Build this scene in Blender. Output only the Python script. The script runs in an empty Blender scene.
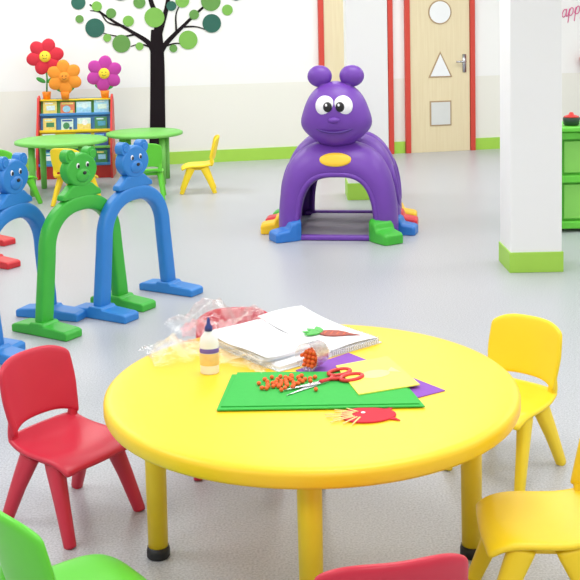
import bpy, bmesh, math, random
from mathutils import Vector, Matrix, noise
random.seed(4)
S=bpy.context.scene; COL=S.collection
S.view_settings.view_transform='Standard'
pi=math.pi; rad=math.radians
# ---------------------------------------------------------------- materials
def lin(c):
    c=c/255.0
    return c/12.92 if c<=.04045 else ((c+.055)/1.055)**2.4
def rgb(c): return (lin(c[0]),lin(c[1]),lin(c[2]),1)
def pm(name,c,rough=.4,var=.05,scale=14,bump=0,spec=.5,metal=0,bscale=200):
    m=bpy.data.materials.new(name); m.use_nodes=True; nt=m.node_tree; N=nt.nodes; L=nt.links
    b=N['Principled BSDF']; b.inputs['Roughness'].default_value=rough; b.inputs['Metallic'].default_value=metal
    b.inputs['Specular IOR Level'].default_value=spec
    tc=N.new('ShaderNodeTexCoord'); no=N.new('ShaderNodeTexNoise'); no.inputs['Scale'].default_value=scale
    L.new(tc.outputs['Object'],no.inputs['Vector'])
    mx=N.new('ShaderNodeMix'); mx.data_type='RGBA'; k=rgb(c)
    mx.inputs['A'].default_value=(k[0]*(1-var),k[1]*(1-var),k[2]*(1-var),1)
    mx.inputs['B'].default_value=(min(1,k[0]*(1+var)),min(1,k[1]*(1+var)),min(1,k[2]*(1+var)),1)
    L.new(no.outputs['Fac'],mx.inputs['Factor']); L.new(mx.outputs['Result'],b.inputs['Base Color'])
    if bump:
        n2=N.new('ShaderNodeTexNoise'); n2.inputs['Scale'].default_value=bscale; bp=N.new('ShaderNodeBump')
        bp.inputs['Strength'].default_value=bump; bp.inputs['Distance'].default_value=.002
        L.new(tc.outputs['Object'],n2.inputs['Vector']); L.new(n2.outputs['Fac'],bp.inputs['Height']); L.new(bp.outputs['Normal'],b.inputs['Normal'])
    return m
YEL=pm("plastic_yellow",(252,218,36),.4,.03); YTAB=pm("table_yellow",(252,207,34),.4,.03,8,.15)
RED=pm("plastic_crimson",(204,38,62),.38,.05); GRN=pm("plastic_green",(98,208,52),.4,.05)
AGRN=pm("arch_green",(60,178,56),.42,.05); ABLU=pm("arch_blue",(44,128,206),.42,.05); ARED=pm("arch_red",(210,44,52),.4,.05)
PUR=pm("tunnel_purple",(110,60,166),.42,.06); PUR2=pm("tunnel_purple_dark",(76,36,130),.4,.05)
TGRN=pm("table_green",(118,198,90),.45,.04); WHT=pm("white_plastic",(245,245,245),.4,.02); BLK=pm("black_rubber",(22,22,24),.5,.1)
DRED=pm("rack_red",(214,52,48),.4,.04); DBLU=pm("rack_blue",(70,140,205),.4,.04); ORG=pm("orange_plastic",(246,140,30),.4,.05)
PNK=pm("pink_felt",(190,60,160),.8,.08); RFEL=pm("red_felt",(210,40,60),.8,.08); OFEL=pm("orange_felt",(240,146,44),.8,.08); YFEL=pm("yellow_felt",(250,215,60),.8,.06)
GFEL=pm("green_stem",(60,150,60),.7,.08)
BASEG=pm("skirting_green",(164,212,76),.5,.03); PILW=pm("pillar_paint",(241,241,239),.6,.015,3)
CHR=pm("brushed_metal",(190,190,195),.25,.05,metal=1); FRED=pm("door_frame_red",(206,66,52),.45,.04)
GLASSW=pm("frosted_pane",(236,238,240),.3,.02); GLASSG=pm("frosted_pane_grey",(214,216,214),.3,.02); TRIMB=pm("pane_trim_brown",(176,150,116),.5,.04)
MBLK=pm("mural_black",(24,15,20),.8,.1,spec=.2); MG1=pm("mural_lime_green",(122,180,78),.7,.04); MG2=pm("mural_dark_teal",(38,98,84),.7,.05); MG3=pm("mural_olive_green",(98,150,72),.7,.05)
PINKT=pm("lettering_pink",(222,100,150),.6,.04)
PAP=pm("paper_white",(248,248,250),.7,.015,30); PAP2=pm("paper_cool",(222,228,236),.7,.02,30)
FGR=pm("foam_green",(54,182,72),.75,.04,60,.2); FPU=pm("foam_purple",(140,78,184),.75,.04,60,.2); FYE=pm("pouch_yellow",(252,234,96),.5,.05,40)
BEAD=pm("bead_orange",(240,104,34),.5,.15,90); KGRN=pm("kitchen_lime_green",(104,208,64),.4,.04); KGRD=pm("kitchen_green_light",(140,216,96),.4,.04)
RAD=pm("radish_brown_red",(170,92,80),.8,.2,60); PALE=pm("pale_yellow_strip",(250,222,150),.7,.1,60); DKB=pm("blue_cap",(40,54,130),.35,.05)
LBL=pm("label_pale_orange",(246,206,130),.5,.15,60); LBL2=pm("label_violet",(120,96,180),.5,.1,60)
def floor_mat():
    m=bpy.data.materials.new("vinyl_speckle"); m.use_nodes=True; nt=m.node_tree; N=nt.nodes; L=nt.links; b=N['Principled BSDF']
    tc=N.new('ShaderNodeTexCoord')
    n1=N.new('ShaderNodeTexNoise'); n1.inputs['Scale'].default_value=150; n1.inputs['Detail'].default_value=3
    n2=N.new('ShaderNodeTexNoise'); n2.inputs['Scale'].default_value=1.2
    for n in (n1,n2): L.new(tc.outputs['Object'],n.inputs['Vector'])
    r=N.new('ShaderNodeValToRGB'); r.color_ramp.elements[0].position=.34; r.color_ramp.elements[0].color=rgb((152,154,159)); r.color_ramp.elements[1].position=.5; r.color_ramp.elements[1].color=rgb((179,181,186))
    e=r.color_ramp.elements.new(.68); e.color=rgb((197,199,204))
    L.new(n1.outputs['Fac'],r.inputs['Fac'])
    mx=N.new('ShaderNodeMix'); mx.data_type='RGBA'; mx.inputs['B'].default_value=rgb((176,179,186)); L.new(r.outputs['Color'],mx.inputs['A'])
    mm=N.new('ShaderNodeMath'); mm.operation='MULTIPLY'; mm.inputs[1].default_value=.5; L.new(n2.outputs['Fac'],mm.inputs[0]); L.new(mm.outputs[0],mx.inputs['Factor'])
    L.new(mx.outputs['Result'],b.inputs['Base Color']); b.inputs['Roughness'].default_value=.34
    return m
def wall_mat():
    m=bpy.data.materials.new("wall_paint_two_tone"); m.use_nodes=True; nt=m.node_tree; N=nt.nodes; L=nt.links; b=N['Principled BSDF']
    tc=N.new('ShaderNodeTexCoord'); sp=N.new('ShaderNodeSeparateXYZ'); L.new(tc.outputs['Object'],sp.inputs[0])
    g=N.new('ShaderNodeMath'); g.operation='GREATER_THAN'; g.inputs[1].default_value=.83; L.new(sp.outputs['Z'],g.inputs[0])
    mx=N.new('ShaderNodeMix'); mx.data_type='RGBA'; mx.inputs['A'].default_value=rgb((233,232,223)); mx.inputs['B'].default_value=rgb((241,241,239))
    L.new(g.outputs[0],mx.inputs['Factor']); L.new(mx.outputs['Result'],b.inputs['Base Color']); b.inputs['Roughness'].default_value=.6
    return m
def wood_mat():
    m=bpy.data.materials.new("door_maple"); m.use_nodes=True; nt=m.node_tree; N=nt.nodes; L=nt.links; b=N['Principled BSDF']
    tc=N.new('ShaderNodeTexCoord'); mp=N.new('ShaderNodeMapping'); mp.inputs['Scale'].default_value=(30,30,1.2); no=N.new('ShaderNodeTexNoise'); no.inputs['Scale'].default_value=2; no.inputs['Detail'].default_value=5
    L.new(tc.outputs['Object'],mp.inputs[0]); L.new(mp.outputs[0],no.inputs['Vector'])
    mx=N.new('ShaderNodeMix'); mx.data_type='RGBA'; mx.inputs['A'].default_value=rgb((220,202,162)); mx.inputs['B'].default_value=rgb((234,222,188))
    L.new(no.outputs['Fac'],mx.inputs['Factor']); L.new(mx.outputs['Result'],b.inputs['Base Color']); b.inputs['Roughness'].default_value=.45
    return m
def film_mat(name,tint,amt,milk):
    m=bpy.data.materials.new(name); m.use_nodes=True; nt=m.node_tree; N=nt.nodes; L=nt.links
    for n in list(N): 
        if n.type!='OUTPUT_MATERIAL': N.remove(n)
    out=[n for n in N if n.type=='OUTPUT_MATERIAL'][0]
    t=N.new('ShaderNodeBsdfTransparent'); t.inputs[0].default_value=tint
    d=N.new('ShaderNodeBsdfDiffuse'); d.inputs[0].default_value=(tint[0],tint[1]*.98,tint[2]*.98,1)
    m1=N.new('ShaderNodeMixShader'); m1.inputs[0].default_value=milk; L.new(t.outputs[0],m1.inputs[1]); L.new(d.outputs[0],m1.inputs[2])
    g=N.new('ShaderNodeBsdfGlossy'); g.inputs['Roughness'].default_value=.08; g.inputs[0].default_value=(1,1,1,1)
    lw=N.new('ShaderNodeLayerWeight'); lw.inputs[0].default_value=amt
    no=N.new('ShaderNodeTexNoise'); no.inputs['Scale'].default_value=25; bp=N.new('ShaderNodeBump'); bp.inputs['Strength'].default_value=.5; bp.inputs['Distance'].default_value=.01
    L.new(no.outputs['Fac'],bp.inputs['Height']); L.new(bp.outputs['Normal'],g.inputs['Normal']); L.new(bp.outputs['Normal'],lw.inputs['Normal'])
    mx=N.new('ShaderNodeMixShader'); L.new(lw.outputs['Facing'],mx.inputs[0]); L.new(m1.outputs[0],mx.inputs[1]); L.new(g.outputs[0],mx.inputs[2]); L.new(mx.outputs[0],out.inputs[0])
    return m
FILM=film_mat("clear_film",(.99,.99,.99,1),.24,.02); FILMP=film_mat("pink_film",(.99,.70,.74,1),.22,.06); CUPM=film_mat("clear_cup",(.97,.98,.99,1),.3,.02)
# ---------------------------------------------------------------- geometry helpers
def box(bm,c,s,rot=None,mi=0):
    r=bmesh.ops.create_cube(bm,size=1); M=Matrix.Translation(c)@(rot.to_4x4() if rot else Matrix())@Matrix.Diagonal((s[0],s[1],s[2],1))
    bmesh.ops.transform(bm,matrix=M,verts=r['verts'])
    for f in {f for v in r['verts'] for f in v.link_faces}: f.material_index=mi
def ell(bm,c,s,rot=None,mi=0,u=24,v=14):
    r=bmesh.ops.create_uvsphere(bm,u_segments=u,v_segments=v,radius=1); M=Matrix.Translation(c)@(rot.to_4x4() if rot else Matrix())@Matrix.Diagonal((s[0],s[1],s[2],1))
    bmesh.ops.transform(bm,matrix=M,verts=r['verts'])
    for f in {f for v in r['verts'] for f in v.link_faces}: f.material_index=mi
def sgp(x,e): return math.copysign(abs(x)**e,x)
def tube(bm,pts,rd,seg=14,ref=(0,1,0),e=1.0,mi=0,closed=False):
    pts=[Vector(p) for p in pts]; ref=Vector(ref); rings=[]; n=len(pts)
    for i,p in enumerate(pts):
        if closed: t=pts[(i+1)%n]-pts[i-1]
        else: t=pts[min(i+1,n-1)]-pts[max(i-1,0)]
        t.normalize(); a=(ref-t*ref.dot(t)).normalized(); b=t.cross(a)
        r=rd[i] if isinstance(rd,list) else rd
        if not isinstance(r,tuple): r=(r,r)
        rings.append([bm.verts.new(p+a*r[0]*sgp(math.cos(2*pi*k/seg),e)+b*r[1]*sgp(math.sin(2*pi*k/seg),e)) for k in range(seg)])
    m=n if closed else n-1
    for i in range(m):
        A=rings[i];B=rings[(i+1)%n]
        for k in range(seg):
            f=bm.faces.new((A[k],A[(k+1)%seg],B[(k+1)%seg],B[k])); f.material_index=mi
    if not closed:
        f=bm.faces.new(rings[0][::-1]); f.material_index=mi; f=bm.faces.new(rings[-1]); f.material_index=mi
def lathe(bm,prof,seg=48,c=(0,0,0),mi=0,sc=(1,1)):
    rings=[]
    for r,z in prof:
        if r<1e-6: rings.append([bm.verts.new((c[0],c[1],c[2]+z))])
        else: rings.append([bm.verts.new((c[0]+r*sc[0]*math.cos(2*pi*k/seg),c[1]+r*sc[1]*math.sin(2*pi*k/seg),c[2]+z)) for k in range(seg)])
    for A,B in zip(rings,rings[1:]):
        for k in range(seg):
            k2=(k+1)%seg
            if len(A)==1 and len(B)==1: continue
            if len(A)==1: f=bm.faces.new((A[0],B[k],B[k2]))
            elif len(B)==1: f=bm.faces.new((A[k],A[k2],B[0]))
            else: f=bm.faces.new((A[k],A[k2],B[k2],B[k]))
            f.material_index=mi
def prism(bm,poly,d0,d1,axis='z',mi=0):
    def P(p,d): return (p[0],p[1],d) if axis=='z' else (p[0],d,p[1])
    A=[bm.verts.new(P(p,d0)) for p in poly]; B=[bm.verts.new(P(p,d1)) for p in poly]; n=len(poly)
    f=bm.faces.new(A); f.material_index=mi; f=bm.faces.new(B[::-1]); f.material_index=mi
    for i in range(n):
        f=bm.faces.new((A[i],B[i],B[(i+1)%n],A[(i+1)%n])); f.material_index=mi
def grid(bm,fn,nu,nv,mi=0):
    V=[[bm.verts.new(fn(i/nu,j/nv)) for i in range(nu+1)] for j in range(nv+1)]
    for j in range(nv):
        for i in range(nu):
            f=bm.faces.new((V[j][i],V[j][i+1],V[j+1][i+1],V[j+1][i])); f.material_index=mi
def circ(cx,cy,r,n=28,ry=None): 
    ry=ry or r
    return [(cx+r*math.cos(2*pi*k/n),cy+ry*math.sin(2*pi*k/n)) for k in range(n)]
def crom(pts,n=6):
    pts=[Vector(p) for p in pts]; P=[]
    for i in range(len(pts)-1):
        p0=pts[max(i-1,0)];p1=pts[i];p2=pts[i+1];p3=pts[min(i+2,len(pts)-1)]
        for k in range(n):
            t=k/n; P.append(.5*((2*p1)+(-p0+p2)*t+(2*p0-5*p1+4*p2-p3)*t*t+(-p0+3*p1-3*p2+p3)*t**3))
    P.append(pts[-1]); return P
def mk(name,bm,mats,parent=None,loc=(0,0,0),rot=(0,0,0),smooth=True,bevel=0,seg=3,sub=0,solid=0,label=None,cat=None,group=None,kind=None):
    bmesh.ops.recalc_face_normals(bm,faces=bm.faces); me=bpy.data.meshes.new(name); bm.to_mesh(me); bm.free()
    for f in me.polygons: f.use_smooth=smooth
    if not isinstance(mats,(list,tuple)): mats=[mats]
    for m in mats: me.materials.append(m)
    o=bpy.data.objects.new(name,me); COL.objects.link(o); o.location=loc; o.rotation_euler=rot
    if parent: o.parent=parent
    if solid: md=o.modifiers.new("solid",'SOLIDIFY'); md.thickness=solid; md.offset=0
    if bevel: md=o.modifiers.new("bevel",'BEVEL'); md.width=bevel; md.segments=seg; md.limit_method='ANGLE'
    if sub: md=o.modifiers.new("sub",'SUBSURF'); md.levels=sub; md.render_levels=sub
    tag(o,label,cat,group,kind); return o
def tag(o,label=None,cat=None,group=None,kind=None):
    if label:o["label"]=label
    if cat:o["category"]=cat
    if group:o["group"]=group
    if kind:o["kind"]=kind
def empty(name,loc,rz,label,cat,group=None,kind=None):
    o=bpy.data.objects.new(name,None); COL.objects.link(o); o.empty_display_size=.1; o.location=loc; o.rotation_euler=(0,0,rz); tag(o,label,cat,group,kind); return o
def B(): return bmesh.new()
def dup(root,loc=None,rz=None,label=None,mm=None,parent=None,scale=None):
    n=root.copy(); COL.objects.link(n)
    if parent is not None: n.parent=parent
    if loc is not None: n.location=loc
    if rz is not None: n.rotation_euler=(root.rotation_euler[0],root.rotation_euler[1],rz)
    if scale: n.scale=(scale,)*3
    if label: n["label"]=label
    if mm and n.type=='MESH':
        for i,sl in enumerate(n.material_slots):
            src=root.material_slots[i].material
            if src in mm: sl.link='OBJECT'; sl.material=mm[src]
    for ch in root.children: dup(ch,mm=mm,parent=n)
    return n
# ---------------------------------------------------------------- room shell
WR=math.atan2(.194,.9812); WO=Vector((-1.24,10.93,0)); U=Vector((math.cos(WR),math.sin(WR),0)); NIN=Vector((math.sin(WR),-math.cos(WR),0))
WM=wall_mat(); FM=floor_mat(); WD=wood_mat()
b=B(); box(b,(.7,5.2,-.05),(10.6,15.4,.1)); mk("floor",b,FM,smooth=False,kind="structure")
b=B(); box(b,(.7,5.2,3.05),(10.6,15.4,.1)); mk("ceiling",b,PILW,smooth=False,kind="structure")
b=B(); box(b,(1.9,.1,1.5),(10.6,.2,3.0)); mk("wall_back",b,WM,loc=WO,rot=(0,0,WR),smooth=False,kind="structure")
b=B(); box(b,(0,0,1.5),(.2,15,3.0)); mk("wall_left",b,WM,loc=(-4.3,4.8,0),smooth=False,kind="structure")
b=B(); box(b,(0,0,1.5),(.2,15,3.0)); mk("wall_right",b,WM,loc=(5.7,5.0,0),smooth=False,kind="structure")
def bb(i,s0,s1):
    b=B(); box(b,((s0+s1)/2,-.008,.065),(s1-s0,.016,.13)); mk("baseboard_back" if i==0 else "baseboard_back.%03d"%i,b,BASEG,loc=WO,rot=(0,0,WR),smooth=False,kind="structure")
bb(0,-3.1,1.585); bb(1,2.425,2.555); bb(2,3.375,6.9)
def door(i,s0,s1,hand):
    w=s1-s0; c=(s0+s1)/2; H=2.08; fr=.055
    b=B(); box(b,(0,-.015,H/2-.01),(w-2*fr-.01,.03,H-.02)); 
    o=mk("door_%d"%i,b,WD,loc=WO+U*c,rot=(0,0,WR),smooth=False,kind="structure",bevel=.002,label="light maple door with shaped vision panels")
    b=B()
    for x in (-w/2+fr/2,w/2-fr/2): box(b,(x,-.025,H/2),(fr,.05,H))
    box(b,(0,-.025,H+fr/2),(w,.05,fr)); mk("door_frame",b,FRED,parent=o,smooth=False,bevel=.004,label="red painted door frame")
    for nm,z in (("c",1.55),("t",.97),("s",.43)):
        b=B()
        if nm=="c": 
            prism(b,circ(0,z,.135,40),-.036,-.03,'y',0); prism(b,circ(0,z,.12,40),-.04,-.036,'y',1)
        elif nm=="t":
            prism(b,[(-.14,z-.14),(.14,z-.14),(0,z+.15)],-.036,-.03,'y',0); prism(b,[(-.115,z-.125),(.115,z-.125),(0,z+.118)],-.04,-.036,'y',1)
        else:
            prism(b,[(-.125,z-.14),(.125,z-.14),(.125,z+.14),(-.125,z+.14)],-.036,-.03,'y',0)
            prism(b,[(-.11,z-.125),(.11,z-.125),(.11,z+.125),(-.11,z+.125)],-.04,-.036,'y',1)
        mk("vision_panel",b,[TRIMB,GLASSG if nm=="s" else GLASSW],parent=o,smooth=False)
    b=B(); x=(w/2-fr-.07)*hand; box(b,(x,-.036,.98),(.04,.012,.2)); tube(b,[(x,-.04,1.0),(x,-.075,1.0),(x-.015*hand,-.085,1.0),(x-.11*hand,-.085,1.0)],.01,10,(0,0,1))
    mk("door_handle",b,CHR,parent=o,label="brushed metal lever handle")
door(1,1.59,2.42,1); door(2,2.56,3.37,1)
# mural
def ribbon(b,pts,ws,y=-.004,mi=0):
    L=[];R=[]
    P=crom(pts,6); W=[]
    for i in range(len(pts)-1):
        for k in range(6): W.append(ws[i]*(1-k/6)+ws[i+1]*k/6)
    W.append(ws[-1])
    for i,p in enumerate(P):
        t=(P[min(i+1,len(P)-1)]-P[max(i-1,0)]).normalized(); n=Vector((-t.y,t.x))
        L.append(b.verts.new((p.x+n.x*W[i]/2,y,p.y+n.y*W[i]/2))); R.append(b.verts.new((p.x-n.x*W[i]/2,y,p.y-n.y*W[i]/2)))
    for i in range(len(P)-1):
        f=b.faces.new((L[i],R[i],R[i+1],L[i+1])); f.material_index=mi
def q(x,y): return (-.14+(x-157-.03*(y-45))*.0104, 1.27-(y-45)*.0106)
b=B()
ribbon(b,[q(157,152),q(157,148),q(157,130),q(157,100),q(157,70),q(156.5,48),q(156,30)],[.22,.185,.165,.155,.15,.14,.11])
ribbon(b,[q(156,60),q(149,44),q(132,32),q(112,20),q(90,4)],[.08,.055,.036,.025,.015],-.0045)
ribbon(b,[q(156,62),q(164,46),q(182,28),q(202,10),q(225,-8)],[.08,.055,.036,.025,.015],-.005)
ribbon(b,[q(156,40),q(157,20),q(150,0),q(145,-30),q(150,-60)],[.09,.06,.045,.03,.015],-.0055)
ribbon(b,[q(157,40),q(166,10),q(172,-20),q(190,-50)],[.07,.045,.03,.015],-.006)
for t in ([(152,48),(140,44),(130,46)],[(136,34),(120,36),(102,32)],[(163,47),(176,44),(186,46)],[(182,28),(196,28),(208,32)],[(176,32),(176,14),(184,0)],[(124,26),(108,22),(100,12),(90,10)]):
    ribbon(b,[q(*p) for p in t],[.022]+[.014]*(len(t)-2)+[.008],-.0065)
dots=[(95,27,9.5,1),(79,2,7,1),(111,13,5,2),(121,43,9,2),(139,46,4,0),(154,18,10,0),(188,41,9.5,0),(212,25,9.5,1),(211,3,10,2),(182,2,7,0),(139,3,6,2),(171,7,5,1),(97,6,5,0),(128,21,5.5,0),(173,49,4,2),(194,16,5,2),(228,12,5.5,0),(80,18,4,2),(107,37,4,0),(120,-8,9,1),(150,-12,10,0),(190,-14,9,1),(225,-12,9,2),(92,-16,9,0),(165,-30,9,2),(135,-34,8,1),(202,-38,9,0),(110,-40,8,0),(178,-56,8,1),(150,-62,9,0),(128,-60,7,2),(237,-2,5,1)]
for k,(x,y,r,c) in enumerate(dots): 
    s,z=q(x,y); prism(b,circ(s,z,r*.0104,24),-.0075-.0002*k,-.0065,'y',1+c)
mk("tree_mural",b,[MBLK,MG1,MG2,MG3],loc=WO+NIN*.001,rot=(0,0,WR),smooth=False,label="black tree wall decal with green round leaves",cat="wall decal")
# script lettering from brush strokes (local x along wall, z up)
b=B(); 
letters={'H':[[(.10,1.9),(.02,1.0),(-.05,.0)],[(.75,1.95),(.66,1.0),(.62,.1),(.8,.0)],[(-.1,.9),(.3,1.0),(.75,1.05)]],
 'a':[[(.64,.80),(.38,.96),(.10,.62),(.08,.2),(.28,.02),(.52,.25),(.64,.80)],[(.68,.98),(.62,.35),(.70,.02),(.95,.2)]],
 'p':[[(0,.2),(.2,.9),(.12,.1),(.0,-.8)],[(.16,.5),(.4,.95),(.68,.8),(.66,.3),(.4,.02),(.15,.15)]],
 'y':[[(0,.9),(.05,.3),(.3,.1),(.6,.5),(.66,.9)],[(.66,.9),(.6,0),(.4,-.7),(.1,-.85),(.0,-.5),(.5,-.1),(1.0,.2)]]}
x0=0; SC_=.088
for ch in "Happy":
    for st in letters[ch]:
        P=crom([(x0+(p[0]+.25*p[1])*SC_,-.004,p[1]*SC_) for p in st],5); tube(b,P,(.004,.0052),6,(0,1,0))
    x0+=(1.05 if ch=='H' else .9)*SC_
o=mk("wall_lettering",b,PINKT,label="pink slanted script lettering on the white wall",cat="wall lettering")
o.matrix_world=Matrix.Translation(WO+U*4.335+NIN*.003+Vector((0,0,1.44)))@Matrix.Rotation(WR,4,'Z')@Matrix.Rotation(rad(-12),4,'Y')
# pillars
def pillar(x,y,w,label,bh):
    b=B(); box(b,(0,0,1.5),(w,w,3.0)); o=mk("pillar",b,PILW,loc=(x,y,0),smooth=False,bevel=.006,label=label,cat="pillar",kind="structure")
    b=B(); box(b,(0,0,bh/2),(w+.016,w+.016,bh)); mk("base_band",b,BASEG,parent=o,smooth=False,bevel=.003,label="lime green base band")
pillar(1.42,6.10,.30,"white square pillar with lime green base band beside play kitchen",.12)
pillar(.64,8.67,.34,"white square pillar with green base behind caterpillar tunnel",.14)
# ---------------------------------------------------------------- round table
T=empty("round_table",(.042,2.79,0),rad(-2),"round yellow children's table with four round legs","table")
b=B(); lathe(b,[(0,.5),(.5,.5),(.543,.5),(.558,.498),(.565,.492),(.567,.484),(.567,.464),(.563,.456),(.553,.452),(.52,.451),(0,.451)],96); mk("table_top",b,YTAB,parent=T)
for a in range(4):
    an=a*pi/2; x,y=.44*math.cos(an),.44*math.sin(an)
    b=B(); lathe(b,[(.0,.452),(.034,.452),(.034,.43),(.030,.40),(.028,.03),(0,.03)],24,(x,y,0)); l=mk("leg",b,YEL,parent=T)
    b=B(); lathe(b,[(0,.032),(.030,.032),(.033,.02),(.033,.004),(.03,0),(0,0)],24,(x,y,0)); mk("foot_cap",b,BLK,parent=l,label="black rubber foot cap")
# ---------------------------------------------------------------- chair
def chair_proto():
    C=empty("child_chair",(0,0,0),0,"chair","chair")
    def seat(u,v):
        a=2*u-1; c=2*v-1
        x=.148*a*math.sqrt(1-.16*c*c); y=.148*c*math.sqrt(1-.12*a*a)
        z=.246-.014*(1-a*a)*(1-c*c)-.034*max(0,c)**4-.008*abs(a)**5+.022*max(0,-c)**3
        return (x,y,z)
    b=B(); grid(b,seat,14,14); mk("seat",b,RED,parent=C,solid=.018,sub=1)
    def back(u,v):
        a=2*u-1
        zt=.497-.030*abs(a)**4; zb=.266+.026*(1-abs(a)**4)
        z=zb+(zt-zb)*v
        w=.148-.016*max(0,(.38-z)/.11)-.008*v*v
        y=-.140-.24*(z-.3)+.036*a*a-.01
        return (w*a,y,z)
    b=B(); grid(b,back,16,10); mk("backrest",b,RED,parent=C,solid=.017,sub=1)
    for sx in (-1,1):
        b=B(); tube(b,[(sx*.112,-.112,.240),(sx*.116,-.126,.252),(sx*.120,-.127,.27),(sx*.124,-.122,.30),(sx*.124,-.128,.33)],[(.012,.014),(.016,.018),(.015,.018),(.012,.015),(.007,.009)],12,(0,1,0),.8); mk("back_support",b,RED,parent=C,sub=1)
        for sy in (-1,1):
            b=B(); tube(b,[(sx*.112,sy*.055,.226),(sx*.114,sy*.060,.212),(sx*.128,sy*.100,.12),(sx*.142,sy*.145,.006),(sx*.142,sy*.147,0)],[(.022,.034),(.022,.033),(.019,.025),(.016,.019),(.015,.018)],14,(1,0,0),.7); mk("leg",b,RED,parent=C)
    b=B(); box(b,(0,-.0,.215),(.22,.10,.022)); mk("under_rib",b,RED,parent=C,bevel=.006,smooth=False)
    return C
cp=chair_proto()
def place(x,y,f,m,label,sc=1): return dup(cp,(x,y,0),rad(f-90),label,{RED:m},scale=sc)
place(-.69,3.06,-37,RED,"crimson plastic child chair beside the round yellow table",.98)
place(-.20,3.44,-86,RED,"crimson plastic child chair tucked under the yellow table, behind craft supplies",.97)
place(.135,1.985,102,RED,"crimson plastic child chair seen from its back by the yellow table",1.06)
place(.69,3.34,-132,YEL,"yellow plastic child chair facing the round yellow table",.95)
place(.60,2.50,176,YEL,"yellow plastic child chair with seat edge near a table leg",1.0)
place(-.475,2.19,38,GRN,"bright green plastic child chair near the yellow table",1.03)
place(-.83,9.12,185,YEL,"yellow plastic child chair beside a green round table")
place(-1.24,8.80,95,GRN,"green plastic child chair in front of a green table")
place(-1.80,8.58,70,YEL,"yellow plastic child chair in front of a green table")
place(-2.32,8.60,60,GRN,"green plastic child chair near the book rack")
def kill(o):
    for c in list(o.children): kill(c)
    bpy.data.objects.remove(o)
kill(cp)
# green tables
def gtable(x,y,r,lb):
    t=empty("round_table",(x,y,0),.3,lb,"table")
    b=B(); lathe(b,[(0,.48),(r*.95,.48),(r,.472),(r,.45),(r*.96,.444),(0,.444)],64); mk("table_top",b,TGRN,parent=t)
    for a in range(4):
        an=a*pi/2+.5; b=B(); lathe(b,[(0,.446),(.03,.446),(.026,0.0),(0,0)],16,((r-.1)*math.cos(an),(r-.1)*math.sin(an),0)); mk("leg",b,TGRN,parent=t)
gtable(-2.06,9.25,.41,"low green round children's table near book rack")
gtable(-1.38,9.74,.36,"low green round children's table near the tree mural")
# ---------------------------------------------------------------- bear arches
def arch_proto():
    A=empty("bear_arch",(0,0,0),0,"arch","play arch")
    pts=[];r=[]
    for z in (.02,.1,.2,.3,.38): pts.append((-.285+(z)*.115,0,z)); r.append((.032,.045-.01*z))
    for k in range(1,24):
        t=pi-pi*k/24; pts.append((.2413*sgp(math.cos(t),.9),0,.38+.225*sgp(math.sin(t),.9))); r.append((.032,.041))
    for z in (.38,.3,.2,.1,.02): pts.append((.285-(z)*.115,0,z)); r.append((.032,.045-.01*z))
    b=B(); tube(b,pts,r,16,(0,1,0),.5); mk("arch_tube",b,AGRN,parent=A,sub=1)
    for sx in (-1,1):
        b=B(); prof=[(-.20,0),(.17,0),(.17,.036),(.15,.044),(.05,.052),(.04,.064),(-.04,.064),(-.05,.052),(-.18,.044),(-.20,.036)]
        V0=[b.verts.new((sx*.28-.056,p[0],p[1])) for p in prof]; V1=[b.verts.new((sx*.28+.056,p[0],p[1])) for p in prof]
        b.faces.new(V0); b.faces.new(V1[::-1])
        for i in range(len(prof)): b.faces.new((V0[i],V1[i],V1[(i+1)%len(prof)],V0[(i+1)%len(prof)]))
        mk("foot",b,AGRN,parent=A,smooth=False,bevel=.009)
    b=B(); out=[]
    for k in range(64):
        a=2*pi*k/64; out.append((.102*math.cos(a)*(1+.06*math.cos(2*a)),.770+.087*math.sin(a)))
    prism(b,out,-.030,.030,'y'); 
    sh=[(-.14,.628),(-.135,.655),(-.10,.675),(-.07,.70),(.07,.70),(.10,.675),(.135,.655),(.14,.628)]; prism(b,sh,-.028,.028,'y')
    h=mk("bear_head",b,AGRN,parent=A,label="flat moulded round-eared bear head",bevel=.011,smooth=False)
    for sx in (-1,1):
        b=B(); prism(b,circ(sx*.076,.845,.035,24),-.024,.024,'y'); prism(b,circ(sx*.076,.845,.020,24),-.029,-.022,'y'); mk("ear",b,AGRN,parent=h,bevel=.006,smooth=False)
        b=B(); ell(b,(sx*.034,-.030,.795),(.011,.005,.014),mi=0); ell(b,(sx*.033,-.034,.792),(.008,.004,.010),mi=1); mk("eye",b,[WHT,BLK],parent=h,label="painted white and black eye")
    b=B(); ell(b,(0,-.029,.742),(.050,.014,.034)); mk("muzzle",b,AGRN,parent=h)
    b=B(); ell(b,(0,-.043,.756),(.013,.005,.009)); mk("nose",b,BLK,parent=h,label="black nose")
    return A
ap=arch_proto()
def pa(x,y,d,m,lb): return dup(ap,(x,y,0),rad(d),lb,{AGRN:m})
pa(-1.075,5.19,58,AGRN,"green plastic play arch topped with a bear head")
pa(-.845,5.46,59,ABLU,"blue plastic play arch topped with a bear head")
pa(-1.36,4.98,70,ABLU,"blue plastic play arch with bear head next to green arch")
pa(-1.50,4.34,60,ABLU,"blue plastic play arch with only one foot showing")
pa(-2.05,6.2,58,ARED,"red plastic play arch with one foot showing")
pa(-2.26,6.88,58,ARED,"red plastic play arch farther along the row")
kill(ap)
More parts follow.
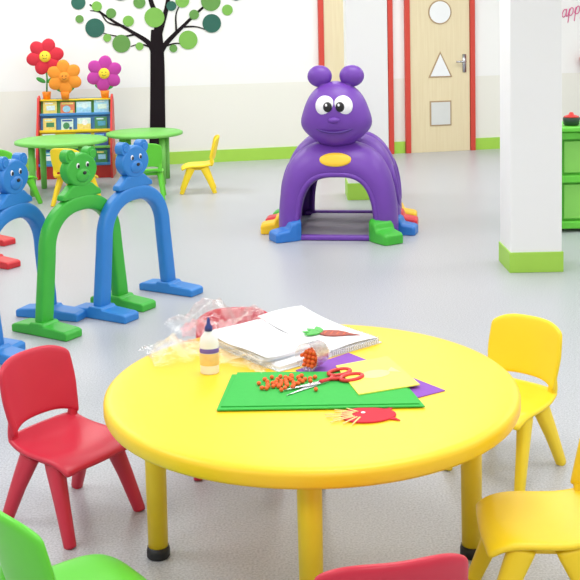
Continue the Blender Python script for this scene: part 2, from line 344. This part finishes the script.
# ---------------------------------------------------------------- caterpillar tunnel (local: front faces -Y)
K=empty("caterpillar_tunnel",(.300,6.95,0),rad(-8),"purple caterpillar crawl-through play tunnel with coloured feet","play tunnel")
YS=.82; EX=.66; EZ=.70
rings=[(.07,.262,.435),(.01,.268,.445),(-.012,.280,.460),(-.020,.305,.50),(-.005,.340,.55),(.04,.375,.60),(.10,.396,.635),(.17,.402,.65),(.225,.396,.65),(.250,.368,.625),(.275,.368,.625),(.300,.398,.66),(.36,.410,.68),(.46,.414,.69),(.53,.409,.685),(.555,.382,.655),(.58,.382,.655),(.605,.409,.685),(.70,.412,.69),(.80,.404,.675),(.85,.396,.655),(.875,.368,.625),(.90,.368,.625),(.925,.388,.64),(1.0,.382,.61),(1.07,.362,.575),(1.12,.335,.53),(1.14,.305,.50),(1.13,.280,.460),(1.11,.268,.445),(1.06,.262,.435)]
b=B(); NT=48; RR=[]
for (s,w,h) in rings:
    row=[]
    for k in range(NT+1):
        t=pi*k/NT; row.append(b.verts.new((w*sgp(math.cos(t),EX),s*YS,h*math.sin(t)**EZ if 0<k<NT else 0)))
    RR.append(row)
for A_,B_ in zip(RR,RR[1:]):
    for k in range(NT): b.faces.new((A_[k],A_[k+1],B_[k+1],B_[k]))
body=mk("body",b,PUR,parent=K,solid=.026)
cut=B()
WIN=[.33,.595]
for yc in WIN:
    r=bmesh.ops.create_cone(cut,cap_ends=True,segments=40,radius1=.088,radius2=.088,depth=1.4)
    bmesh.ops.transform(cut,matrix=Matrix.Translation((0,yc,.33))@Matrix.Rotation(pi/2,4,'Y')@Matrix.Diagonal((1.6,1,1,1)),verts=r['verts'])
co=mk("cutter",cut,PUR); 
md=body.modifiers.new("b",'BOOLEAN'); md.operation='DIFFERENCE'; md.object=co; md.solver='EXACT'
co.parent=K
bpy.context.view_layer.update()
dg=bpy.context.evaluated_depsgraph_get(); nm=bpy.data.meshes.new_from_object(body.evaluated_get(dg)); body.modifiers.clear(); body.data=nm
bpy.data.objects.remove(co)
for yc in WIN:
    for sx in (-1,1):
        b=B(); P=[]
        for k in range(40):
            a=2*pi*k/40; z=.33+.141*math.sin(a); y=yc+.090*math.cos(a)
            st=min(1,(z/.685))**(1/EZ); ct=math.sqrt(max(0,1-st*st)); xx=.411*ct**EX
            P.append((sx*xx,y,z))
        tube(b,P,.017,10,(1,0,0),1,closed=True); mk("window_rim",b,PUR,parent=K)
b=B(); tube(b,[((.276)*sgp(math.cos(pi*k/36),EX),-.014,.453*math.sin(pi*k/36)**EZ) for k in range(37)],.017,12,(0,1,0)); mk("opening_rim",b,PUR,parent=K)
b=B(); box(b,(0,.0,.018),(.66,.06,.036)); mk("front_sill",b,PUR,parent=K,bevel=.014,smooth=False)
b=B(); box(b,(0,.91,.018),(.66,.06,.036)); mk("rear_sill",b,PUR,parent=K,bevel=.014,smooth=False)
b=B(); box(b,(0,.46,.013),(.54,.86,.014)); mk("tunnel_floor",b,pm("tunnel_floor_grey",(176,172,182),.6),parent=K,smooth=False)
b=B(); ell(b,(0,-.010,.553),(.110,.018,.050),Matrix.Rotation(rad(-26),3,'X')); mk("plaque",b,pm("plaque_yellow",(246,200,50),.4),parent=K,label="yellow oval plaque")
b=B(); r=bmesh.ops.create_uvsphere(b,u_segments=40,v_segments=28,radius=1)
for v in b.verts:
    x,y,z=v.co; w=.220+.036*math.exp(-((z+.38)/.42)**2); 
    v.co=Vector((x*w,y*.175,z*.228))
hd=mk("head",b,PUR,parent=K,loc=(.0,.12,.850),label="smiling purple caterpillar head")
for sx in (-1,1):
    b=B(); tube(b,[(sx*.07,0,.14),(sx*.085,0,.20),(sx*.10,0,.25)],[.05,.042,.04],14); ell(b,(sx*.11,0,.262),(.085,.06,.075)); mk("antenna",b,PUR,parent=hd)
    b=B(); ell(b,(sx*.060,-.148,.070),(.066,.03,.070)); e=mk("eye",b,WHT,parent=hd,label="white eye")
    b=B(); ell(b,(sx*.042,-.175,.064),(.030,.012,.034),mi=0); ell(b,(sx*.042-.008,-.187,.078),(.008,.004,.010),mi=1); mk("pupil",b,[BLK,WHT],parent=hd,label="black pupil")
b=B(); ell(b,(0,-.174,-.025),(.040,.022,.020)); mk("nose",b,PUR,parent=hd)
b=B(); tube(b,[(.15*math.sin(a),-.170+.062*abs(math.sin(a))**2,-.050-.06*math.cos(a)) for a in [rad(-70+140*k/16) for k in range(17)]],.009,8,(0,1,0)); mk("mouth",b,PUR2,parent=hd)
def foot(x,y,a,m,lb,sc=.85):
    b=B()
    grid_=[(.0,.075,.17),(.05,.088,.16),(.09,.09,.15),(.11,.09,.10),(.20,.088,.085),(.225,.078,.07)]
    rows=[]
    for (yy,w,h) in grid_:
        rows.append([b.verts.new((w*cx,yy,h*cz)) for cx,cz in ((-1,0),(-1,.6),(-1,.85),(-.8,1),(.8,1),(1,.85),(1,.6),(1,0))])
    for A_,B_ in zip(rows,rows[1:]):
        for k in range(7): b.faces.new((A_[k],A_[k+1],B_[k+1],B_[k]))
        b.faces.new((A_[7],A_[0],B_[0],B_[7]))
    b.faces.new(rows[0][::-1]); b.faces.new(rows[-1])
    o=mk("foot",b,m,parent=K,loc=(x,y,0),rot=(0,0,rad(a)),bevel=.010,label=lb,smooth=False); o.scale=(sc,sc,sc)
FB=pm("foot_blue",(40,116,200),.4); FY=pm("foot_yellow",(248,200,30),.4); FR_=pm("foot_red",(220,44,60),.4); FG=pm("foot_green",(64,180,54),.4)
foot(-.27,.03,122,FB,"blue foot",.85); foot(-.37,.25,96,FY,"yellow foot"); foot(-.37,.47,92,FR_,"red foot"); foot(-.35,.70,90,FG,"green foot")
foot(.27,.02,-140,FG,"green foot",.9); foot(.36,.25,-100,FB,"blue foot",.8); foot(.36,.50,-94,FR_,"red foot",.8); foot(.35,.74,-92,FY,"yellow foot",.8)
# ---------------------------------------------------------------- book rack
RK=empty("book_rack",(-2.12,10.17,0),rad(4),"red, blue and yellow children's book rack with tiered ledges","book rack"); RK.scale=(1,1,.96)
for sx in (-1,1):
    b=B(); prism(b,[(-.17,0),(.17,0),(.17,.78),(.10,.84),(.04,.82),(-.04,.62),(-.12,.44),(-.17,.26)],-.010,.010,'z')
    o=mk("side_panel",b,DRED,parent=RK,smooth=False,bevel=.003)
    o.matrix_basis=Matrix.Translation((sx*.358,0,0))@Matrix(((0,0,1,0),(1,0,0,0),(0,1,0,0),(0,0,0,1)))
for i in range(4):
    z=.14+.165*i; y=-.13+.065*i
    b=B(); box(b,(0,y,z),(.69,.075,.012)); box(b,(0,y-.036,z+.011),(.69,.008,.022)); mk("ledge",b,[DBLU,TGRN,YEL,DBLU][i],parent=RK,smooth=False,bevel=.002)
    b=B(); box(b,(0,y+.05,z+.07),(.69,.008,.17),Matrix.Rotation(rad(-10),3,'X')); mk("tier_back",b,[DBLU,YEL,DBLU,TGRN][i],parent=RK,smooth=False)
b=B(); box(b,(0,.165,.42),(.69,.01,.76)); mk("back_panel",b,DBLU,parent=RK,smooth=False)
b=B(); box(b,(0,.115,.79),(.69,.1,.012)); mk("top_shelf",b,YEL,parent=RK,smooth=False)
b=B(); box(b,(0,-.12,.065),(.69,.012,.13)); mk("kick_panel",b,DRED,parent=RK,smooth=False)
def bookmesh(v):
    b=B(); box(b,(0,0,.070),(.145,.012,.140),mi=0)
    if v==0: box(b,(.008,-.0065,.07),(.09,.002,.05),mi=1); box(b,(-.01,-.0065,.118),(.08,.002,.014),mi=2)
    if v==1: box(b,(0,-.0065,.04),(.145,.002,.07),mi=1); prism(b,circ(.01,.09,.032,16),-.0078,-.006,'y',2)
    if v==2: prism(b,circ(-.01,.06,.040,16),-.0078,-.006,'y',1); box(b,(0,-.0065,.122),(.12,.002,.02),mi=2); box(b,(.04,-.0068,.03),(.03,.002,.03),mi=2)
    return mk("picture_book",b,[YEL,DBLU,WHT],smooth=False,bevel=.001,label="small picture book facing out on the rack",cat="book",group="picture books on the rack")
cols=[(190,220,232),(244,242,232),(70,150,180),(232,206,110),(60,130,80),(205,225,235),(110,176,220),(245,245,240),(50,80,150),(220,120,80),(200,225,210),(150,200,225)]
CM=[pm("cover_tone_%d"%i,c,.4,.35,40) for i,c in enumerate(cols)]
bks=[bookmesh(v) for v in range(3)]
k=0
for i in range(4):
    for j in range(4):
        z=(.147+.165*i)*.96; y=-.13+.065*i
        L_=Vector((-.250+.167*j+random.uniform(-.006,.006),y-.004,z)); R4=Matrix.Rotation(rad(4),4,'Z')
        n=bks[(k*2+i)%3].copy(); COL.objects.link(n); n.matrix_basis=Matrix.Translation(Vector((-2.12,10.17,0))+R4@L_)@R4@Matrix.Rotation(rad(-10),4,'X')@Matrix.Diagonal((random.uniform(.8,1.02),1,random.uniform(.82,1.0),1))
        for si,m in enumerate(random.sample(CM,3)): n.material_slots[si].link='OBJECT'; n.material_slots[si].material=m
        k+=1
for o in bks: bpy.data.objects.remove(o)
# flowers
def flower(x,y,zb,zc,r,m,cm,lb,tilt=0):
    F=empty("toy_flower",(x,y,zb),rad(8),lb,"toy flower")
    h=zc-zb
    b=B(); lathe(b,[(0,0),(.035,0),(.045,.07),(.04,.075),(.036,.07),(0,.06)],20); mk("pot",b,ORG,parent=F,label="small orange pot")
    b=B(); tube(b,[(0,0,.05),(.01,0,h*.5),(0,.01,h-.05)],.008,8); 
    for sx in (-1,1): ell(b,(sx*.05,0,h*.45),(.05,.008,.022),Matrix.Rotation(-sx*.5,3,'Y'))
    mk("stem",b,GFEL,parent=F,label="green stem with leaves")
    for i in range(6):
        a=i*pi/3+.2+tilt; b=B(); ell(b,(r*.58*math.cos(a),-.005,h+r*.58*math.sin(a)),(r*.48,.022,r*.40),Matrix.Rotation(-a,3,'Y')); mk("petal",b,m,parent=F)
    b=B(); ell(b,(0,-.018,h),(r*.32,.03,r*.32),mi=0)
    for sx in (-1,1): ell(b,(sx*r*.11,-.045,h+r*.08),(.005,.003,.007),mi=1)
    tube(b,[(r*.13*math.sin(t),-.045,h-r*.12*math.cos(t)) for t in [rad(-60+15*i) for i in range(9)]],.0022,6,mi=1)
    mk("flower_center",b,[cm,BLK],parent=F,label="smiling centre")
flower(-2.42,10.30,.765,1.19,.175,RFEL,YFEL,"red toy flower with smiling face standing on the book rack")
flower(-2.22,10.225,.765,.985,.165,OFEL,OFEL,"orange toy flower with smiling face on the book rack",.4)
flower(-1.84,10.30,.765,1.01,.17,PNK,YFEL,"pink toy flower with yellow face on the book rack",.2)
# ---------------------------------------------------------------- play kitchen
G=empty("play_kitchen",(2.30,7.22,0),0,"bright lime green panelled play kitchen unit by the pillar","toy kitchen")
b=B(); box(b,(0,.03,.35),(.94,.34,.66)); mk("body",b,KGRN,parent=G,smooth=False,bevel=.006)
b=B(); box(b,(0,0,.715),(1.02,.44,.03)); mk("worktop",b,KGRN,parent=G,smooth=False,bevel=.008)
for sx in (-1,1):
    for sy in (-1,1):
        b=B(); box(b,(sx*.485,sy*.195,.37),(.055,.05,.74)); mk("corner_post",b,KGRN,parent=G,smooth=False,bevel=.01)
for z in (.05,.37,.67):
    b=B(); box(b,(0,-.165,z),(.92,.04,.05)); mk("rail",b,KGRN,parent=G,smooth=False,bevel=.006)
for i in range(3):
    for z,h in ((.21,.24),(.52,.22)):
        b=B(); box(b,(-.30+.30*i,-.150,z),(.25,.02,h)); mk("panel",b,KGRD,parent=G,smooth=False,bevel=.006)
TP=empty("toy_pot",(1.95,7.15,.731),0,"dark green toy saucepan with red lid on play kitchen","toy pot")
b=B(); lathe(b,[(0,0),(.045,0),(.055,.01),(.058,.05),(.054,.055),(.05,.05),(.046,.012),(0,.01)],28); tube(b,[(.055,0,.045),(.14,0,.055)],.008,8); mk("pan",b,pm("toy_pot_dark_green",(36,62,46),.3),parent=TP)
b=B(); lathe(b,[(0,.06),(.05,.056),(.054,.056),(.05,.064),(.02,.074),(.012,.09),(0,.092)],28); mk("lid",b,DRED,parent=TP,label="red domed lid")
WB=empty("wall_basket",WO+U*4.70+NIN*.09+Vector((0,0,.90)),WR,"small rounded red basket hung on the white wall","basket")
b=B(); lathe(b,[(0,0),(.045,.005),(.075,.04),(.085,.09),(.08,.12),(.075,.118),(.08,.09),(.07,.045),(0,.015)],28); mk("bowl",b,FRED,parent=WB)
b=B(); box(b,(0,.075,.09),(.05,.03,.05)); mk("bracket",b,FRED,parent=WB,bevel=.004,smooth=False)
# ---------------------------------------------------------------- things on the table
Z=.5
def sheet(name,pts,z0,th,m,lb,cat,bev=.001):
    b=B(); c=Vector((sum(p[0] for p in pts)/len(pts),sum(p[1] for p in pts)/len(pts)))
    prism(b,[(p[0]-c.x,p[1]-c.y) for p in pts],0,th); return mk(name,b,m,loc=(c.x,c.y,z0),smooth=False,bevel=bev,label=lb,cat=cat)
sheet("foam_sheet",[(.16,3.03),(.40,2.70),(.21,2.585),(.0,2.885)],Z,.003,FPU,"purple foam craft sheet under the green sheets","craft sheet")
sheet("foam_sheet",[(-.18,2.85),(.28,2.845),(.33,2.58),(-.205,2.585)],Z+.003,.004,FGR,"green foam craft sheet on the yellow table","craft sheet")
sheet("foam_sheet",[(-.165,2.858),(.275,2.84),(.318,2.592),(-.195,2.60)],Z+.007,.003,FGR,"green foam craft sheet stacked on another","craft sheet")
ZG=Z+.010
o=sheet("craft_pouch",[(.115,2.885),(.27,2.96),(.335,2.72),(.165,2.655)],ZG,.004,FYE,"pale yellow craft pouch with a printed picture","pouch")
b=B(); prism(b,circ(0,0,.045,20,.03),0,.0008); prism(b,[(.04,.0),(.07,.025),(.07,-.025)],0,.0008); mk("printed_picture",b,PALE,parent=o,loc=(0,0,.0042),rot=(0,0,.5),smooth=False)
# sketchbook
SK=empty("sketchbook",(-.01,3.15,Z),rad(38.5),"open spiral-bound sketchbook with white pages","sketchbook")
b=B(); box(b,(0,0,.002),(.405,.385,.004)); mk("cover",b,PAP2,parent=SK,smooth=False,bevel=.001)
b=B(); box(b,(0,0,.008),(.39,.375,.008)); mk("page_block",b,PAP,parent=SK,smooth=False,bevel=.001)
def page(cx,cy,w,h,z0,fn2,rot,parent):
    b=B()
    def fn(u,v): return (cx+(u-.5)*w,cy+(v-.5)*h,z0+fn2(u,v))
    grid(b,fn,16,16); return mk("page",b,PAP,parent=parent,rot=(0,0,rot),solid=.0008)
page(0,0,.39,.375,.0130,lambda u,v:.010*max(0,v-.5)**2+.002*math.sin(u*4)**2,0,SK)
page(.100,.0,.185,.37,.0175,lambda u,v:.05*max(0,v-.3)**2+.005*math.sin(u*pi),.0,SK)
b=B()
for k in range(26):
    y=-.19; x=-.0+.185*k/25
    tube(b,[(x,y+.006*math.cos(t),.010+.008*math.sin(t)) for t in [2*pi*i/10 for i in range(10)]],.0010,5,(1,0,0),closed=True)
for k in range(26):
    x=.197; y=-.18+.36*k/25
    tube(b,[(x+.006*math.cos(t),y,.010+.008*math.sin(t)) for t in [2*pi*i/10 for i in range(10)]],.0010,5,(0,1,0),closed=True)
mk("spiral_binding",b,CHR,parent=SK,label="metal spiral binding")
SK2=empty("drawing_pad",(-.10,3.09,Z+.0165),rad(35),"loose white drawing sheets lying on the open sketchbook","drawing pad")
b=B(); box(b,(0,0,.001),(.205,.305,.002)); mk("backing_board",b,PAP2,parent=SK2,smooth=False)
b=B(); box(b,(0,0,.005),(.20,.30,.006)); mk("page_block",b,PAP,parent=SK2,smooth=False,bevel=.001)
page(0,0,.20,.30,.0095,lambda u,v:.05*max(0,v-.5)**2+.003*math.sin(v*5)**2,.02,SK2)
page(-.01,-.01,.20,.29,.0125,lambda u,v:.07*max(0,v-.55)**2+.05*max(0,.35-u)**2+.003*math.sin(v*5)**2,.10,SK2)
# radish craft (flat felt)
RD=empty("radish_craft",(.112,3.155,Z+.0245),rad(-14),"flat felt radish craft with green leaves on the white page","craft")
b=B(); rp=[(-.035,0),(-.03,.018),(-.01,.027),(.02,.028),(.045,.018),(.06,.006),(.095,-.006),(.06,-.008),(.04,-.02),(.015,-.028),(-.012,-.027),(-.03,-.018)]
prism(b,rp,0,.003); 
for i in range(4): prism(b,[(-.02+.02*i,-.012),(-.016+.02*i,.010),(-.013+.02*i,.010),(-.017+.02*i,-.012)],.003,.0036,mi=1)
mk("root",b,[RAD,BEAD],parent=RD,bevel=.0006,smooth=False)
b=B()
for a in (-.7,-.1,.5,1.1): 
    R3=Matrix.Rotation(pi-a,2); P=[R3@Vector(p) for p in [(0,-.004),(.02,-.012),(.045,-.009),(.06,0),(.045,.010),(.02,.011),(0,.004)]]
    prism(b,[(p.x-.03,p.y) for p in P],.0005+.0006*a*a,.0035+.0006*a*a)
mk("leaf",b,AGRN,parent=RD,label="green felt leaves",smooth=False)
# glue bottle
GB=empty("glue_bottle",(-.245,2.885,Z),0,"white glue bottle with blue pointed cap on the table","glue bottle")
b=B(); lathe(b,[(0,0),(.024,0),(.027,.004),(.027,.090),(.024,.106),(.014,.120),(.012,.126),(0,.126)],32,sc=(1,.75)); mk("bottle",b,WHT,parent=GB)
b=B(); lathe(b,[(.0272,.026),(.0276,.027),(.0276,.060),(.0272,.061)],32,sc=(1,.76),mi=0); lathe(b,[(.0273,.062),(.0277,.063),(.0277,.074),(.0273,.075)],32,sc=(1,.76),mi=1); mk("label_band",b,[LBL,LBL2],parent=GB,label="orange and violet printed label")
b=B(); lathe(b,[(0,.124),(.012,.124),(.011,.136),(.006,.141),(.0045,.155),(.0025,.162),(0,.162)],24); mk("cap",b,DKB,parent=GB,label="blue nozzle cap")
# scissors
SC=empty("scissors",(.078,2.757,ZG),math.atan2(-.14,-.19),"steel scissors with red handles on green sheet","scissors"); SC.scale=(1.1,1.1,1)
for sx in (-1,1):
    b=B(); prism(b,[(-.01,-.007*sx),(.02,-.011*sx),(.13,.004*sx),(.02,.007*sx),(-.01,.008*sx)],.001 if sx>0 else .0034,.003 if sx>0 else .0054)
    mk("blade",b,CHR,parent=SC,rot=(0,0,.09*sx),smooth=False)
    b=B(); tube(b,[(-.068+.032*math.cos(t),sx*.024+.019*math.sin(t),.006) for t in [2*pi*i/24 for i in range(24)]],.0052,10,(0,0,1),closed=True)
    tube(b,[(-.04,sx*.014,.006),(-.02,0,.006),(.012,-sx*.003,.006)],[.006,.005,.004],10,(0,0,1)); mk("handle",b,DRED,parent=SC,label="red plastic finger loop")
b=B(); lathe(b,[(0,.009),(.005,.008),(.005,.001),(0,.001)],14); mk("pivot_screw",b,CHR,parent=SC)
# beads
b=B(); ell(b,(0,0,0),(.0070,.006,.006),u=10,v=7); bd=mk("craft_bead",b,BEAD,label="small orange craft bead",cat="bead",group="orange beads spilled from the cup")
pl=[]
tries=0
while len(pl)<42 and tries<8000:
    tries+=1
    cx_,cy_,sg=random.choice([(-.030,2.73,.022),(-.01,2.765,.022),(-.01,2.74,.028),(-.05,2.745,.016)])
    x=random.gauss(cx_,sg*1.1); y=random.gauss(cy_,sg*.9)
    if not(-.11<x<.07 and 2.67<y<2.83): continue
    dx,dy=x-.078,y-2.757; ca,sa=math.cos(SC.rotation_euler[2]),math.sin(SC.rotation_euler[2]); lx=dx*ca+dy*sa; ly=-dx*sa+dy*ca
    if -.12<lx<.145 and abs(ly)<.018: continue
    if all((x-p[0])**2+(y-p[1])**2>.0124**2 for p in pl): pl.append((x,y,ZG+.006))
cupd=Vector((-.62,-.78,0)).normalized(); cs=Vector((cupd.y,-cupd.x,0)); CR=.040; cc=Vector((.052,2.892,Z+CR+.006))
for layer,(zz,ww) in enumerate(((-.026,1),(-.0145,1),(-.003,2),(.009,1))):
    for i in range(4):
        for j in range(-int(ww),int(ww)+1):
            pl.append(tuple(cc+cupd*(.026-.0145*i-.004*layer)+cs*(.0138*j)+Vector((0,0,zz))))
for p in pl:
    n=bd.copy(); COL.objects.link(n); n.location=p; n.rotation_euler=(0,0,random.uniform(0,3))
bpy.data.objects.remove(bd)
b=B(); lathe(b,[(0,0),(.032,0),(.034,.002),(.039,.064),(.041,.066),(.038,.066),(.032,.004),(0,.004)],36)
cu_=mk("plastic_cup",b,CUPM,label="clear plastic cup lying on its side with beads",cat="cup")
zq=Vector((0,0,1)).rotation_difference(cupd); cu_.rotation_mode='QUATERNION'; cu_.rotation_quaternion=zq; cu_.location=cc-cupd*.034
# red felt craft
FC=empty("felt_craft",(.17,2.535,Z),rad(5),"rounded red felt craft with pale yellow strips on the table","craft")
b=B(); prism(b,[(.012+.070*math.cos(t),.048*math.sin(t)*(1-.12*math.cos(t))) for t in [2*pi*i/48 for i in range(48)]],.001,.005)
prism(b,[(.055,.030),(.085,.050),(.072,.020)],.001,.004); prism(b,[(.055,-.030),(.085,-.045),(.072,-.018)],.001,.004)
mk("body",b,RFEL,parent=FC,bevel=.001,smooth=False)
b=B()
for k in range(9):
    a=rad(115+130*k/8); rr=.095+.012*math.sin(k*2.3)
    tube(b,[(.03*math.cos(a),.02*math.sin(a),.0065),(rr*math.cos(a),.062*math.sin(a),.004)],[(.0012,.0028),(.001,.0022)],6,(0,0,1))
mk("strip",b,PALE,parent=FC,label="thin pale yellow strips")
b=B(); ell(b,(-.0,.012,.006),(.006,.006,.0015),mi=0); mk("dot",b,[WHT],parent=FC)
# crumpled film bags
def bag(x,y,z,w,d,h,rz,m,lb,seed):
    b=B()
    def fn(u,v):
        X=(u-.5)*w; Y=(v-.5)*d; n=noise.noise(Vector((X*14+seed,Y*14,seed))); n2=abs(noise.noise(Vector((X*34+seed,Y*34,seed+4))))
        env=(math.sin(pi*u)*math.sin(pi*v))**.5
        return (X+.03*noise.noise(Vector((Y*9,seed,X*3))),Y+.03*noise.noise(Vector((X*9,seed+3,0))),max(.001,h*(.55*env+env*n*.9)+.022*n2+.003))
    grid(b,fn,44,44); return mk("cellophane_bag",b,m,loc=(x,y,z),rot=(0,0,rz),smooth=False,label=lb,cat="plastic bag")
bag(-.37,3.05,Z+.001,.18,.18,.06,.5,FILM,"crumpled clear cellophane bag at the table edge",1.3)
bag(-.26,3.28,Z+.02,.32,.14,.10,.30,FILM,"puffed clear cellophane bag behind the sketchbook",7.7)
bag(-.28,3.20,Z+.022,.18,.10,.04,.35,FILMP,"crumpled cellophane bag with pale pink patches",5.1)
bag(-.15,2.96,Z+.001,.24,.11,.025,-.6,FILM,"flat clear cellophane wrapper beside the sketchbook",9.4)
# ---------------------------------------------------------------- light
w=bpy.data.worlds.new("world"); S.world=w; w.use_nodes=True; w.node_tree.nodes['Background'].inputs[0].default_value=(.96,.98,1,1); w.node_tree.nodes['Background'].inputs[1].default_value=.66
for i,x in enumerate((-2.4,.6,3.6)):
    for j,y in enumerate((-.3,3.0,6.3,9.4)):
        l=bpy.data.lights.new("ceiling_light",'AREA'); l.shape='RECTANGLE'; l.size=1.6; l.size_y=1.2; l.energy=[39,39,43,47][j]; l.color=(1,.995,.985)
        o=bpy.data.objects.new("ceiling_light",l); COL.objects.link(o); o.location=(x,y,2.95)
# ---------------------------------------------------------------- camera
p,r=rad(5.0),rad(1.222); fw=Vector((0,math.cos(p),-math.sin(p))); rt=Vector((1,0,0)); up=Vector((0,math.sin(p),math.cos(p)))
Rv=rt*math.cos(r)-up*math.sin(r); Uv=up*math.cos(r)+rt*math.sin(r)
cd=bpy.data.cameras.new("camera"); cd.sensor_width=36; cd.lens=1035.8/580*36; cd.shift_y=-179.4/580; cd.clip_end=100
co=bpy.data.objects.new("camera",cd); COL.objects.link(co)
co.matrix_world=Matrix(((Rv.x,Uv.x,-fw.x,0),(Rv.y,Uv.y,-fw.y,0),(Rv.z,Uv.z,-fw.z,1.5),(0,0,0,1)))
S.camera=co
